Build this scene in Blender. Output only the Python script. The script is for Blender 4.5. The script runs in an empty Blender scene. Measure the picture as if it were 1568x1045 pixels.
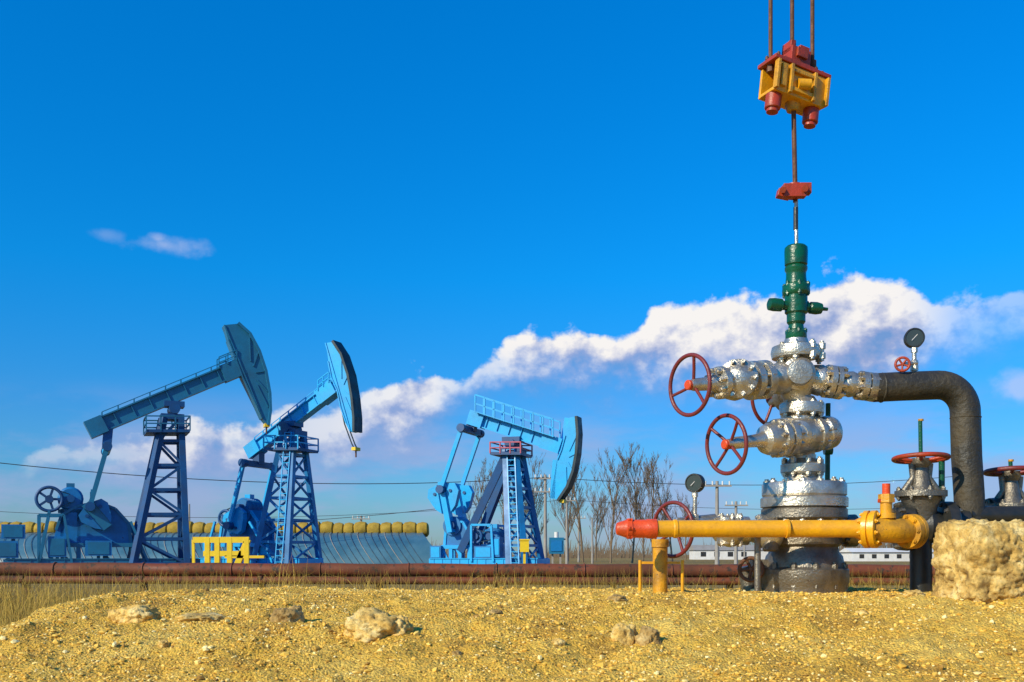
import bpy, math, random
import numpy as np
from mathutils import Vector, Matrix, Quaternion, noise as mn
random.seed(7); np.random.seed(7)
V=Vector
F=1524.0; CZ=0.7; HZ=850.0
def P(px,py,d): return V(((px-784)*d/F, d, CZ+(HZ-py)*d/F))
scene=bpy.context.scene
# ------------------------------------------------------------------ materials
def newmat(name):
    m=bpy.data.materials.new(name); m.use_nodes=True
    nt=m.node_tree; b=nt.nodes['Principled BSDF']
    return m,nt,b
def N(nt,t,**kw):
    n=nt.nodes.new(t)
    for k,v in kw.items(): setattr(n,k,v)
    return n
def noise(nt,vec,scale,detail=6,rough=.6):
    n=N(nt,'ShaderNodeTexNoise'); n.inputs['Scale'].default_value=scale
    n.inputs['Detail'].default_value=detail; n.inputs['Roughness'].default_value=rough
    if vec: nt.links.new(vec,n.inputs['Vector'])
    return n
def ramp(nt,fac,stops):
    r=N(nt,'ShaderNodeValToRGB'); e=r.color_ramp.elements
    while len(e)<len(stops): e.new(.5)
    for i,(p,c) in enumerate(stops):
        e[i].position=p; e[i].color=(*c,1) if len(c)==3 else c
    nt.links.new(fac,r.inputs[0]); return r
def mixc(nt,f,a,b,mode='MIX'):
    m=N(nt,'ShaderNodeMix',data_type='RGBA',blend_type=mode)
    for s,i in ((f,0),(a,6),(b,7)):
        if isinstance(s,(int,float)): m.inputs[i].default_value=s
        elif isinstance(s,tuple): m.inputs[i].default_value=(*s,1)
        else: nt.links.new(s,m.inputs[i])
    return m.outputs[2]
def paint(name,c,rough=.4,metal=0.,dirt=(.12,.08,.04),damt=.45,scale=6.,bump=.15,rust=None,rthr=.6,bscale=60):
    m,nt,b=newmat(name)
    tc=N(nt,'ShaderNodeTexCoord').outputs['Object']
    n1=noise(nt,tc,scale); n2=noise(nt,tc,scale*7,5,.7)
    d=ramp(nt,n1.outputs[0],[(.42,(0,0,0)),(.75,(damt,)*3)])
    var=mixc(nt,n2.outputs[0],tuple(x*.72 for x in c),tuple(min(1,x*1.2) for x in c))
    col=mixc(nt,d.outputs[0],var,dirt)
    if rust:
        rr=ramp(nt,n2.outputs[0],[(rthr,(0,0,0)),(rthr+.07,(1,1,1))])
        col=mixc(nt,rr.outputs[0],col,rust)
    nt.links.new(col,b.inputs['Base Color'])
    b.inputs['Metallic'].default_value=metal
    rg=ramp(nt,n1.outputs[0],[(.3,(rough*.8,)*3),(.8,(min(1,rough*1.6),)*3)])
    nt.links.new(rg.outputs[0],b.inputs['Roughness'])
    bp=N(nt,'ShaderNodeBump'); bp.inputs['Strength'].default_value=bump; bp.inputs['Distance'].default_value=.01
    n3=noise(nt,tc,bscale,4,.6)
    nt.links.new(n3.outputs[0],bp.inputs['Height']); nt.links.new(bp.outputs[0],b.inputs['Normal'])
    return m
M={}
M['silver']=paint('aluminium_paint',(.66,.60,.49),.27,.80,(.12,.085,.05),.7,9,.42,rust=(.13,.08,.04),rthr=.64,bscale=80)
M['steel']=paint('dull_steel',(.27,.24,.19),.34,.7,(.05,.035,.02),.75,9,.5,rust=(.08,.04,.02),rthr=.62,bscale=90)
M['green']=paint('green_paint',(.003,.095,.042),.24,0,(.012,.02,.012),.7,14,.3,rust=(.08,.055,.03),rthr=.66)
M['red']=paint('red_paint',(.42,.045,.010),.38,0,(.09,.03,.012),.75,14,.3)
M['orange']=paint('orange_red_paint',(.74,.075,.01),.35,0,(.20,.04,.01),.6,12,.3)
M['yellow']=paint('yellow_paint',(.86,.39,.006),.30,0,(.30,.14,.02),.5,8,.2,rust=(.25,.10,.02),rthr=.68)
M['dkyellow']=paint('grimy_yellow_paint',(.68,.32,.008),.42,0,(.07,.04,.02),.85,10,.4,rust=(.07,.04,.02),rthr=.60)
M['rustrod']=paint('rusty_steel',(.15,.06,.025),.6,.2,(.05,.03,.02),.7,20,.4)
M['wheelred']=paint('faded_wheel_red',(.20,.025,.022),.4,0,(.06,.03,.03),.6,30,.2)
M['black']=paint('black_paint',(.02,.022,.02),.35,0,(.05,.04,.03),.5,20,.2)
M['wrap']=paint('pipe_wrap',(.030,.027,.020),.48,0,(.09,.065,.03),.75,7,.9,bscale=35)
M['gface']=paint('gauge_face',(.04,.05,.04),.15,0,(.05,.05,.05),.4,40,.02)
M['bluedk']=paint('steel_blue_paint',(.015,.165,.31),.36,0,(.015,.06,.11),.5,.8,.1,rust=(.04,.05,.06),rthr=.68,bscale=5)
M['blue']=paint('cyan_blue_paint',(.010,.40,.80),.33,0,(.01,.17,.42),.5,.9,.1,rust=(.03,.08,.16),rthr=.67,bscale=5)
M['navy']=paint('navy_paint',(.007,.075,.23),.42,0,(.01,.02,.05),.6,1,.1,bscale=5)
M['midblue']=paint('royal_blue_paint',(.008,.18,.46),.40,0,(.01,.04,.10),.6,1,.1,rust=(.03,.04,.07),rthr=.63,bscale=5)
M['dark']=paint('dark_grease',(.008,.03,.045),.5,0,(.02,.03,.03),.5,2,.1)
M['yel2']=paint('guard_yellow',(.84,.56,.01),.4,0,(.4,.2,.02),.3,1,.1)
M['pinkrail']=paint('faded_red_rail',(.45,.08,.12),.5,0,(.1,.05,.1),.4,2,.1)
M['concrete']=paint('concrete',(.30,.27,.22),.9,0,(.12,.10,.07),.6,2,.5,bscale=12)
M['pole']=paint('pole_concrete',(.34,.31,.27),.85,0,(.15,.12,.1),.5,1,.2)
M['wire']=paint('wire',(.03,.03,.035),.6)
M['rustpipe']=paint('rusty_pipe',(.19,.045,.012),.65,.0,(.06,.026,.010),.85,1.3,.5,rust=(.05,.025,.012),rthr=.54,bscale=14)
M['bark']=paint('bare_bark',(.19,.13,.075),.9,0,(.09,.06,.035),.5,2,.2)
M['white']=paint('white_wash',(.72,.70,.66),.8,0,(.4,.35,.3),.4,.3,.1)
M['straw']=paint('straw_mat',(.42,.27,.025),.9,0,(.16,.10,.015),.8,2.5,.8,bscale=12)
M['window']=paint('dark_window',(.02,.025,.03),.2)
M['filmrib']=paint('film_cord',(.03,.08,.13),.6)
m,nt,b=newmat('greenhouse_film'); tc=N(nt,'ShaderNodeTexCoord').outputs['Object']
n=noise(nt,tc,.8); r=ramp(nt,n.outputs[0],[(.3,(.03,.11,.17)),(.7,(.08,.19,.25))])
nt.links.new(r.outputs[0],b.inputs['Base Color']); b.inputs['Roughness'].default_value=.4; M['film']=m
def rockmat(name,a,bc,c,fl=(.42,.38,.30)):
    m,nt,b=newmat(name); tc=N(nt,'ShaderNodeTexCoord').outputs['Object']
    n1=noise(nt,tc,10,9,.68); n2=noise(nt,tc,60,8,.75)
    r=ramp(nt,n1.outputs[0],[(.36,c),(.49,a),(.64,bc)])
    r2=ramp(nt,n2.outputs[0],[(.34,fl),(.50,(1.05,1.05,1.05))])
    col=mixc(nt,.9,r.outputs[0],r2.outputs[0],'MULTIPLY')
    nt.links.new(col,b.inputs['Base Color']); b.inputs['Roughness'].default_value=.95
    bp=N(nt,'ShaderNodeBump'); bp.inputs['Strength'].default_value=.8; bp.inputs['Distance'].default_value=.012
    nt.links.new(n2.outputs[0],bp.inputs['Height']); nt.links.new(bp.outputs[0],b.inputs['Normal'])
    return m
M['rock']=rockmat('sandy_stone',(.78,.50,.13),(.86,.66,.28),(.44,.27,.07))
M['rockdk']=rockmat('brown_stone',(.46,.29,.09),(.64,.46,.19),(.22,.13,.04))
M['block']=rockmat('weathered_block',(.66,.43,.12),(.84,.64,.27),(.28,.17,.05))
m,nt,b=newmat('gravel_stone'); at=N(nt,'ShaderNodeAttribute'); at.attribute_name='tone'
r=ramp(nt,at.outputs['Fac'],[(0,(.26,.13,.02)),(.35,(.66,.37,.045)),(.7,(.88,.56,.09)),(1,(.92,.76,.34))])
nt.links.new(r.outputs[0],b.inputs['Base Color']); b.inputs['Roughness'].default_value=.75; M['gravel']=m
m,nt,b=newmat('dry_grass_blade'); at=N(nt,'ShaderNodeAttribute'); at.attribute_name='tone'
r=ramp(nt,at.outputs['Fac'],[(0,(.10,.06,.010)),(.5,(.34,.21,.025)),(1,(.68,.46,.08))])
nt.links.new(r.outputs[0],b.inputs['Base Color']); b.inputs['Roughness'].default_value=.8; M['grass']=m
m,nt,b=newmat('ground_soil'); tc=N(nt,'ShaderNodeTexCoord').outputs['Object']
n1=noise(nt,tc,2.6,8,.65); n2=noise(nt,tc,42,8,.72); n3=noise(nt,tc,150,5,.7)
vo=N(nt,'ShaderNodeTexVoronoi'); vo.inputs['Scale'].default_value=95; nt.links.new(tc,vo.inputs['Vector'])
r1=ramp(nt,n1.outputs[0],[(.34,(.60,.33,.040)),(.47,(.86,.51,.058)),(.66,(.92,.62,.12))])
r2=ramp(nt,n2.outputs[0],[(.33,(.45,.36,.25)),(.47,(1,1,1))])
c=mixc(nt,1.,r1.outputs[0],r2.outputs[0],'MULTIPLY')
r3=ramp(nt,n3.outputs[0],[(.37,(.58,.47,.36)),(.48,(1,1,1))])
c=mixc(nt,.7,c,r3.outputs[0],'MULTIPLY')
fld=ramp(nt,n1.outputs[0],[(.35,(.14,.09,.016)),(.6,(.32,.20,.032))])
sp=N(nt,'ShaderNodeSeparateXYZ'); nt.links.new(tc,sp.inputs[0])
mr=N(nt,'ShaderNodeMapRange'); mr.inputs[1].default_value=.08; mr.inputs[2].default_value=.20
nt.links.new(sp.outputs[2],mr.inputs[0])
c=mixc(nt,mr.outputs[0],fld.outputs[0],c)
nt.links.new(c,b.inputs['Base Color']); b.inputs['Roughness'].default_value=.95
ad=N(nt,'ShaderNodeMath',operation='ADD'); nt.links.new(n2.outputs[0],ad.inputs[0]); nt.links.new(n3.outputs[0],ad.inputs[1])
ad2=N(nt,'ShaderNodeMath',operation='SUBTRACT'); nt.links.new(ad.outputs[0],ad2.inputs[0]); nt.links.new(vo.outputs['Distance'],ad2.inputs[1])
bp=N(nt,'ShaderNodeBump'); bp.inputs['Strength'].default_value=.85; bp.inputs['Distance'].default_value=.014
nt.links.new(ad2.outputs[0],bp.inputs['Height']); nt.links.new(bp.outputs[0],b.inputs['Normal']); M['ground']=m
# ------------------------------------------------------------------ mesh builder
def basis(n):
    n=n.normalized(); a=V((0,0,1)) if abs(n.z)<.9 else V((1,0,0))
    u=n.cross(a).normalized(); return u,n.cross(u).normalized(),n
class MB:
    def __init__(s): s.v=[];s.f=[];s.m=[];s.s=[];s.mats=[]
    def mi(s,k):
        if k not in s.mats: s.mats.append(k)
        return s.mats.index(k)
    def add(s,vs,fs,mat,sm=False):
        o=len(s.v); s.v+= [tuple(x) for x in vs]; i=s.mi(mat)
        for f in fs: s.f.append([o+a for a in f]); s.m.append(i); s.s.append(sm)
    def lathe(s,p,n,prof,mat,seg=28,roll=0):
        u,w,n=basis(n); pr=list(prof)
        if pr[0][1]>1e-6: pr=[(pr[0][0],0)]+pr
        if pr[-1][1]>1e-6: pr=pr+[(pr[-1][0],0)]
        runs=[[pr[0]]]
        for i in range(1,len(pr)):
            runs[-1].append(pr[i])
            if i<len(pr)-1:
                a=math.atan2(pr[i][1]-pr[i-1][1],pr[i][0]-pr[i-1][0]); b=math.atan2(pr[i+1][1]-pr[i][1],pr[i+1][0]-pr[i][0])
                if abs((b-a+math.pi)%(2*math.pi)-math.pi)>.6: runs.append([pr[i]])
        for run in runs:
            vs=[];fs=[]
            for t,r in run:
                for k in range(seg):
                    an=2*math.pi*k/seg+roll; vs.append(p+n*t+(u*math.cos(an)+w*math.sin(an))*r)
            for j in range(len(run)-1):
                for k in range(seg):
                    k2=(k+1)%seg; fs.append((j*seg+k,j*seg+k2,(j+1)*seg+k2,(j+1)*seg+k))
            s.add(vs,fs,mat,seg>6)
    def cyl(s,a,b,r,mat,r2=None,seg=20,bev=0):
        L=(b-a).length; r2=r if r2 is None else r2
        if bev: pr=[(0,r-bev),(bev,r),(L-bev,r2),(L,r2-bev)]
        else: pr=[(0,r),(L,r2)]
        s.lathe(a,b-a,pr,mat,seg)
    def box(s,c,sz,mat,R=None):
        R=R or Matrix.Identity(3); vs=[]
        for x in(-.5,.5):
            for y in(-.5,.5):
                for z in(-.5,.5): vs.append(c+R@V((x*sz[0],y*sz[1],z*sz[2])))
        s.add(vs,[(0,1,3,2),(4,6,7,5),(0,4,5,1),(2,3,7,6),(0,2,6,4),(1,5,7,3)],mat)
    def beam(s,a,b,w,h,mat,up=V((0,0,1))):
        x=(b-a); L=x.length; x.normalize()
        if abs(x.dot(up))>.98: up=V((0,1,0))
        y=up.cross(x).normalized(); z=x.cross(y)
        R=Matrix((x,y,z)).transposed(); s.box((a+b)/2,(L,w,h),mat,R)
    def ibeam(s,a,b,w,h,mat,stiff=0,web=None):
        x=(b-a); L=x.length; x.normalize(); y=V((0,0,1)).cross(x).normalized(); z=x.cross(y)
        t=h*.09
        s.beam(a+z*(h/2-t/2),b+z*(h/2-t/2),w,t,mat); s.beam(a-z*(h/2-t/2),b-z*(h/2-t/2),w,t,mat)
        s.beam(a,b,w*.6,h-2*t-.002,web or mat)
        R=Matrix((x,y,z)).transposed()
        for i in range(stiff):
            s.box(a+x*(L*(i+.5)/stiff),(t*.5,w*.9,h-2*t-.004),mat,R)
    def tube(s,pts,r,mat,seg=16,closed=False):
        n=len(pts); u=None; vs=[];fs=[]
        for i,p in enumerate(pts):
            a=pts[i-1] if (i>0 or closed) else p; b=pts[(i+1)%n] if (i<n-1 or closed) else p
            t=(b-a).normalized()
            if u is None: u,_,_=basis(t)
            u=(u-t*u.dot(t)).normalized(); w=t.cross(u)
            rr=r[i] if isinstance(r,(list,tuple)) else r
            for k in range(seg):
                an=2*math.pi*k/seg; vs.append(p+(u*math.cos(an)+w*math.sin(an))*rr)
        for i in range(n if closed else n-1):
            j=(i+1)%n
            for k in range(seg): k2=(k+1)%seg; fs.append((i*seg+k,i*seg+k2,j*seg+k2,j*seg+k))
        s.add(vs,fs,mat,True)
        if not closed:
            s.add(vs[:seg],[tuple(range(seg))[::-1]],mat); s.add(vs[-seg:],[tuple(range(seg))],mat)
    def torus(s,c,n,R,r,mat,seg=40):
        u,w,n=basis(n)
        s.tube([c+(u*math.cos(2*math.pi*i/seg)+w*math.sin(2*math.pi*i/seg))*R for i in range(seg)],r,mat,10,True)
    def ball(s,c,r,mat,n=V((0,0,1)),squash=1.):
        s.lathe(c,n,[(-r*squash*math.cos(math.pi*i/12),r*math.sin(math.pi*i/12)) for i in range(13)],mat,24)
    def bolts(s,c,n,R,cnt,r,l,mat,off=0):
        u,w,n=basis(n)
        for i in range(cnt):
            an=2*math.pi*(i+off)/cnt; p=c+(u*math.cos(an)+w*math.sin(an))*R
            s.cyl(p-n*l/2,p+n*l/2,r*.6,mat,seg=8)
            s.cyl(p+n*(l/2-r*2.2),p+n*(l/2-r*.6),r,mat,seg=6)
            s.cyl(p-n*(l/2-r*.6),p-n*(l/2-r*2.2),r,mat,seg=6)
    def wheel(s,c,n,R,r,mat,hub,spokes=4,off=.3,dish=.25):
        u,w,n=basis(n); s.torus(c,n,R,r,mat,48)
        for i in range(spokes):
            an=2*math.pi*(i+off)/spokes; d=u*math.cos(an)+w*math.sin(an)
            s.tube([c+d*R,c+d*R*.55-n*R*dish*.3,c+d*R*.12-n*R*dish*.5],r*.8,mat,8)
        s.cyl(c-n*R*dish*.9,c+n*R*.12,R*.17,hub,seg=18,bev=R*.03)
    def prism(s,poly,w0,w1,mat,fn):
        a=[fn(x,y,w0) for x,y in poly]; b=[fn(x,y,w1) for x,y in poly]; n=len(poly)
        s.add(a+b,[tuple(range(n)),tuple(range(n,2*n))[::-1]]+[(i,i+n,(i+1)%n+n,(i+1)%n) for i in range(n)],mat)
    def obj(s,name,origin=V((0,0,0)),parent=None,bevel=0):
        me=bpy.data.meshes.new(name)
        o3=V((0,0,0)) if (parent is not None and getattr(s,'local',False)) else origin
        me.from_pydata([(x-o3.x,y-o3.y,z-o3.z) for x,y,z in s.v],[],s.f)
        for k in s.mats: me.materials.append(M[k])
        me.polygons.foreach_set('material_index',s.m); me.polygons.foreach_set('use_smooth',s.s); me.update()
        ob=bpy.data.objects.new(name,me); scene.collection.objects.link(ob)
        if parent: ob.parent=parent
        else: ob.location=origin
        if bevel:
            md=ob.modifiers.new('bevel','BEVEL'); md.width=bevel; md.segments=2; md.limit_method='ANGLE'
        return ob
def empty(name,loc,rz=0):
    e=bpy.data.objects.new(name,None); e.location=loc; e.rotation_euler=(0,0,rz); e.empty_display_size=.2
    scene.collection.objects.link(e); return e
# ------------------------------------------------------------------ terrain
def ss(a,b,x): t=np.clip((x-a)/(b-a),0,1); return t*t*(3-2*t)
_perm=np.random.rand(512,512)
def vn(x,y):
    xi=np.floor(x).astype(int); yi=np.floor(y).astype(int); fx=x-xi; fy=y-yi
    fx=fx*fx*(3-2*fx); fy=fy*fy*(3-2*fy); g=lambda i,j:_perm[i%512,j%512]
    return (g(xi,yi)*(1-fx)+g(xi+1,yi)*fx)*(1-fy)+(g(xi,yi+1)*(1-fx)+g(xi+1,yi+1)*fx)*fy-.5
def fbm(x,y,s,o=4,g=.5):
    r=0;a=1
    for i in range(o): r=r+a*vn(x*s+17.3*i,y*s+5.1*i); a*=g; s*=2.03
    return r
def H(x,y):
    x=np.asarray(x,float); y=np.asarray(y,float)
    wob=fbm(x,y*0+3,1.1,3)*.25
    yy=y+wob
    front=np.interp(yy,[0,2.2,3.2,3.9,4.55,4.9],[.06,.16,.285,.415,.490,.500])
    back=1-ss(6.0,7.6,y+fbm(x,y,.6,2)*.6)
    mx=ss(-2.75,-1.75,x+fbm(x,y,1.3,3)*.3)
    low=.22*(1-ss(4.3,5.6,y)); low=np.minimum(low,front)
    h=low+(np.where(y>4.9,.500,front)-low)*mx
    h=np.maximum(h,0)*back
    near=np.exp(-((y-4)/5.)**2)*np.exp(-((x-.5)/7.)**2)
    h=h+near*(fbm(x,y,1.6,3)*.03+fbm(x,y,7,4,.55)*.034*(1-ss(4.6,5.2,y)*.5)+np.maximum(fbm(x+9,y,16,3),0)*.026)
    h=h+fbm(x,y,.12,3)*.10*ss(9,20,y)*(1-ss(40,80,y))
    pad=np.exp(-((x-1.55)**2+(y-5.33)**2)/.35); h=h*(1-pad)+.506*pad
    return h
xs=np.unique(np.concatenate([np.linspace(-3.4,3.6,620),-3.4-np.geomspace(.02,2500,70),3.6+np.geomspace(.02,2500,70)]))
ys=np.unique(np.concatenate([np.linspace(2.9,6.4,330),2.9-np.geomspace(.03,300,30),6.4+np.geomspace(.03,4000,130)]))
X,Y=np.meshgrid(xs,ys); Z=H(X,Y); nx=len(xs);ny=len(ys)
co=np.stack([X.ravel(),Y.ravel(),Z.ravel()],1)
idx=np.arange(nx*ny).reshape(ny,nx)
fc=np.stack([idx[:-1,:-1],idx[:-1,1:],idx[1:,1:],idx[1:,:-1]],-1).reshape(-1,4)
def npmesh(name,co,fc,mat,smooth=True,tone=None):
    me=bpy.data.meshes.new(name); k=fc.shape[1]
    me.vertices.add(len(co)); me.vertices.foreach_set('co',co.astype(np.float32).ravel())
    me.loops.add(fc.size); me.loops.foreach_set('vertex_index',fc.astype(np.int32).ravel())
    me.polygons.add(len(fc)); me.polygons.foreach_set('loop_start',np.arange(0,fc.size,k,dtype=np.int32))
    me.polygons.foreach_set('use_smooth',np.full(len(fc),smooth))
    me.update(calc_edges=True); me.validate()
    if tone is not None:
        a=me.attributes.new('tone','FLOAT','POINT'); a.data.foreach_set('value',tone.astype(np.float32))
    me.materials.append(M[mat]); ob=bpy.data.objects.new(name,me); scene.collection.objects.link(ob); return ob
npmesh('ground',co,fc,'ground')
t=(1+5**.5)/2
ico=np.array([(-1,t,0),(1,t,0),(-1,-t,0),(1,-t,0),(0,-1,t),(0,1,t),(0,-1,-t),(0,1,-t),(t,0,-1),(t,0,1),(-t,0,-1),(-t,0,1)]); ico/=np.linalg.norm(ico[0])
icf=np.array([(0,11,5),(0,5,1),(0,1,7),(0,7,10),(0,10,11),(1,5,9),(5,11,4),(11,10,2),(10,7,6),(7,1,8),(3,9,4),(3,4,2),(3,2,6),(3,6,8),(3,8,9),(4,9,5),(2,4,11),(6,2,10),(8,6,7),(9,8,1)])
n=62000
gx=np.random.uniform(-3.0,3.2,n); gy=3.0+3.0*np.random.rand(n)**1.4
keep=(fbm(gx,gy,2.5,3)+np.random.rand(n)*.9-.12>0)&(H(gx,gy)>.16); gx=gx[keep];gy=gy[keep];n=len(gx)
sz=np.random.gamma(1.6,.0015,n)+.0016; sz=np.minimum(sz,.017)
gz=H(gx,gy)+sz*.25
sc=np.random.uniform(.6,1.35,(n,3)); sc[:,2]*=.7
ang=np.random.rand(n)*6.28; ca,sa=np.cos(ang),np.sin(ang)
v=ico[None]*sc[:,None]*(1+np.random.uniform(-.22,.22,(n,12,1)))*sz[:,None,None]
vx=v[...,0]*ca[:,None]-v[...,1]*sa[:,None]; vy=v[...,0]*sa[:,None]+v[...,1]*ca[:,None]
v=np.stack([vx+gx[:,None],vy+gy[:,None],v[...,2]+gz[:,None]],-1).reshape(-1,3)
f=(icf[None]+12*np.arange(n)[:,None,None]).reshape(-1,3)
npmesh('gravel',v,f,'gravel',False,np.repeat(np.clip(np.random.normal(.54,.24,n),0,1),12))
def grass(name,gx,gy,hh,ww,spread=.5):
    n=len(gx); gz=H(gx,gy)-.01; a=np.random.rand(n)*6.28; la=np.random.rand(n)*6.28; ln=np.abs(np.random.normal(0,spread,n))
    dx=np.cos(a)*ww; dy=np.sin(a)*ww*.4; lx=np.cos(la)*ln*hh; ly=np.sin(la)*ln*hh
    p=[]
    for fr,w,le in ((0,1,0),(.55,.75,.35),(1,0.05,1)):
        for sgn in(-1,1): p.append(np.stack([gx+sgn*dx*w+lx*le,gy+sgn*dy*w+ly*le,gz+hh*fr*(1-.25*le*np.minimum(ln,1))],-1))
    v=np.stack(p,1).reshape(-1,3)
    q=np.array([(0,1,3,2),(2,3,5,4)]); f=(q[None]+6*np.arange(n)[:,None,None]).reshape(-1,4)
    npmesh(name,v,f,'grass',True,np.repeat(np.clip(np.random.normal(.5,.25,n),0,1),6))
def gpts(n,x0,x1,y0,y1,thr,s):
    y=y0+(y1-y0)*np.random.rand(n)**1.2; x=np.random.uniform(x0,x1,n)*np.ones(n)
    k=fbm(x,y,s,3)+.25*np.random.rand(n)>thr; return x[k],y[k]
ax,ay=gpts(60000,-8,8,7.4,13.6,-.1,1.2); bx,by=gpts(30000,-9.5,9,9,13.5,.06,.9); ex,ey=gpts(20000,-5.5,-1.9,5.6,9,-.15,1.2)
sel=(H(ex,ey)<.15); ex=ex[sel];ey=ey[sel]
gxx=np.concatenate([ax,bx,ex]); gyy=np.concatenate([ay,by,ey])
hh=np.concatenate([np.random.gamma(4,.040,len(ax)),np.random.gamma(5,.075,len(bx)),np.random.gamma(3,.016,len(ex))]); ww=np.concatenate([np.full(len(ax),.0022),np.full(len(bx),.0030),np.full(len(ex),.0016)])
grass('dry_grass',gxx,gyy,np.clip(hh,.03,.58),ww,.5)
cx=[];cy=[];ch=[]
for i in range(330):
    x0=random.uniform(-2.9,3.0) if i%2 else random.gauss(-.7,.8); y0=random.uniform(5.9,7.5)
    if abs(x0-1.75)<.6: continue
    k=random.randint(6,34); hgt=random.gammavariate(3,.022)*(1.5 if -1.8<x0<.6 else .9)
    cx+=list(np.random.normal(x0,.07,k)); cy+=list(np.random.normal(y0,.07,k)); ch+=list(hgt*np.random.uniform(.4,1.3,k))
cx=np.array(cx);cy=np.array(cy)
grass('grass_tufts',cx,cy,np.clip(np.array(ch),.02,.25),np.full(len(cx),.0014),.65)
# ------------------------------------------------------------------ rocks
import bmesh
def rock(name,c,sz,seed,mat='rock',boxy=2.,sub=4,amp=.22,rz=0,fine=0):
    bm=bmesh.new(); bmesh.ops.create_icosphere(bm,subdivisions=sub,radius=1); off=V((seed*3.7,seed*1.3,seed))
    for v in bm.verts:
        p=v.co.copy(); q=(abs(p.x)**boxy+abs(p.y)**boxy+abs(p.z)**boxy)**(1/boxy); p=p/q
        d=mn.fractal(p*1.3+off,1,2,5)*amp+abs(mn.fractal(p*4+off,1,2,5))*amp*.35
        vd,_=mn.voronoi(p*2.3+off); d+=(vd[1]-vd[0])*.14-.05
        if fine: d-=abs(mn.fractal(p*7+off,.8,2.1,5))*fine
        p*=1+d
        v.co=V((p.x*sz[0],p.y*sz[1],p.z*sz[2]))
    me=bpy.data.meshes.new(name); bm.to_mesh(me); bm.free(); me.materials.append(M[mat])
    for p in me.polygons: p.use_smooth=True
    ob=bpy.data.objects.new(name,me); ob.location=c; ob.rotation_euler=(0,0,rz); scene.collection.objects.link(ob); return ob
rock('boulder',P(1516,866,4.7),(.205,.20,.205),3,'block',7,6,.16,.15,.09)
def gr(px,d,w,h,seed,mat='rock',boxy=2.5,up=.12):
    x=(px-784)*d/F; z=float(H(x,d)); k=d/F
    rock('rock',V((x,d,z+h*k*up)),(w*k/2,w*k*.4,h*k/2),seed,mat,boxy,5,.3,seed,.05)
gr(440,3.95,50,42,1,'rockdk'); gr(568,3.72,92,54,2); gr(606,3.70,50,36,12); gr(955,3.72,44,46,4); gr(992,3.68,42,40,5,'rockdk')
gr(212,4.05,56,32,6,'rock',3); gr(182,4.05,28,26,9); gr(1400,4.6,36,14,7); gr(945,4.5,34,12,8,'rockdk'); gr(1130,3.9,16,10,10); gr(310,4.1,80,18,14,'rock',2.5,.0); gr(760,4.2,26,12,17,'rockdk'); gr(1320,4.2,18,12,18); gr(855,3.6,20,12,19); gr(700,3.45,16,10,20,'rockdk'); gr(250,3.6,18,12,21)
# ------------------------------------------------------------------ wellhead
D=5.33; k=D/F
org=P(1230,900,D)
def vl(mb,cx,prof,mat,d=D,seg=36):
    z0=P(cx,prof[0][0],d); kk=d/F
    mb.lathe(z0,V((0,0,1)),[((prof[0][0]-py)*kk,r*kk) for py,r in prof],mat,seg)
def hl(mb,a,b,prof,mat,seg=30):
    L=(b-a).length; mb.lathe(a,b-a,[(t*L,r*k) for t,r in prof],mat,seg)
W=empty('oil_wellhead',org)
mb=MB()
vl(mb,1231,[(912,64),(895,64),(892,66),(872,66),(868,60),(852,57),(846,52),(838,50),(834,56),(822,56),(818,50),(806,48),(800,50),(796,62),(794,62)],'steel')
vl(mb,1231,[(796,62),(794,64),(781,64),(779,62)],'steel')
vl(mb,1231,[(779,58),(778,62),(777,65),(764,65),(762,63),(761,61),(759,63),(743,63),(740,61),(740,30)],'silver')
c=P(1231,768,D)
mb.bolts(c,V((0,0,1)),56*k,14,5.5*k,68*k,'silver',.3)
mb.bolts(P(1231,882,D),V((0,0,1)),60*k,12,5*k,42*k,'steel')
vl(mb,1229,[(740,30),(728,24),(724,33),(712,33),(709,26),(703,20),(697,20)],'silver')
mb.bolts(P(1229,716,D),V((0,0,1)),28*k,8,4.5*k,30*k,'silver')
a=P(1231,815,D); b=P(1092,812,D-.02)
hl(mb,a,b,[(.3,18),(.40,18),(.41,26),(.50,26),(.51,17),(.60,17),(.62,22),(.70,22),(.72,13),(.86,12),(.87,17),(.97,17),(1,12)],'silver')
mb.bolts(a+(b-a)*.455,b-a,21*k,8,4*k,24*k,'silver')
b2=P(1335,812,D+.02); hl(mb,a,b2,[(.4,18),(.58,18),(.6,25),(.75,25),(.76,16),(1,15)],'steel'); mb.bolts(a+(b2-a)*.67,b2-a,21*k,8,4*k,24*k,'steel')
mb.ball(P(1118,818,D-.1),20*k,'silver'); mb.ball(P(1180,822,D-.14),19*k,'silver')
mb.obj('casing_head',org,W)
mb=MB()
a=P(1276,662,D+.04); b=P(1113,680,D-.27)
hl(mb,a,b,[(0,20),(.02,24),(.06,26),(.11,26),(.13,23),(.17,23),(.175,28),(.21,28),(.215,25),(.30,28),(.40,27),(.43,24),(.435,29),(.48,29),(.485,25),(.50,25),(.505,29),(.55,29),(.56,25),(.62,24),(.66,21),(.68,13),(.72,10),(.80,9),(.93,9),(.95,7),(1,7)],'silver')
mb.bolts(a+(b-a)*.16,b-a,23*k,8,4*k,36*k,'silver',.2)
mb.bolts(a+(b-a)*.49,b-a,25*k,10,4*k,42*k,'silver',.2)
vl(mb,1224,[(700,20),(696,23),(688,25),(640,25),(634,20)],'silver')
vl(mb,1228,[(637,22),(634,33),(622,34),(619,33),(617,24),(608,18)],'silver')
mb.bolts(P(1228,628,D),V((0,0,1)),28*k,8,4.5*k,26*k,'silver',.4)
hl(mb,P(1222,664,D),P(1222,664,D-.15),[(.0,24),(.6,24),(.65,20),(.9,20),(1,14)],'silver')
mb.obj('master_valve',org,W)
mb=MB()
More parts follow.
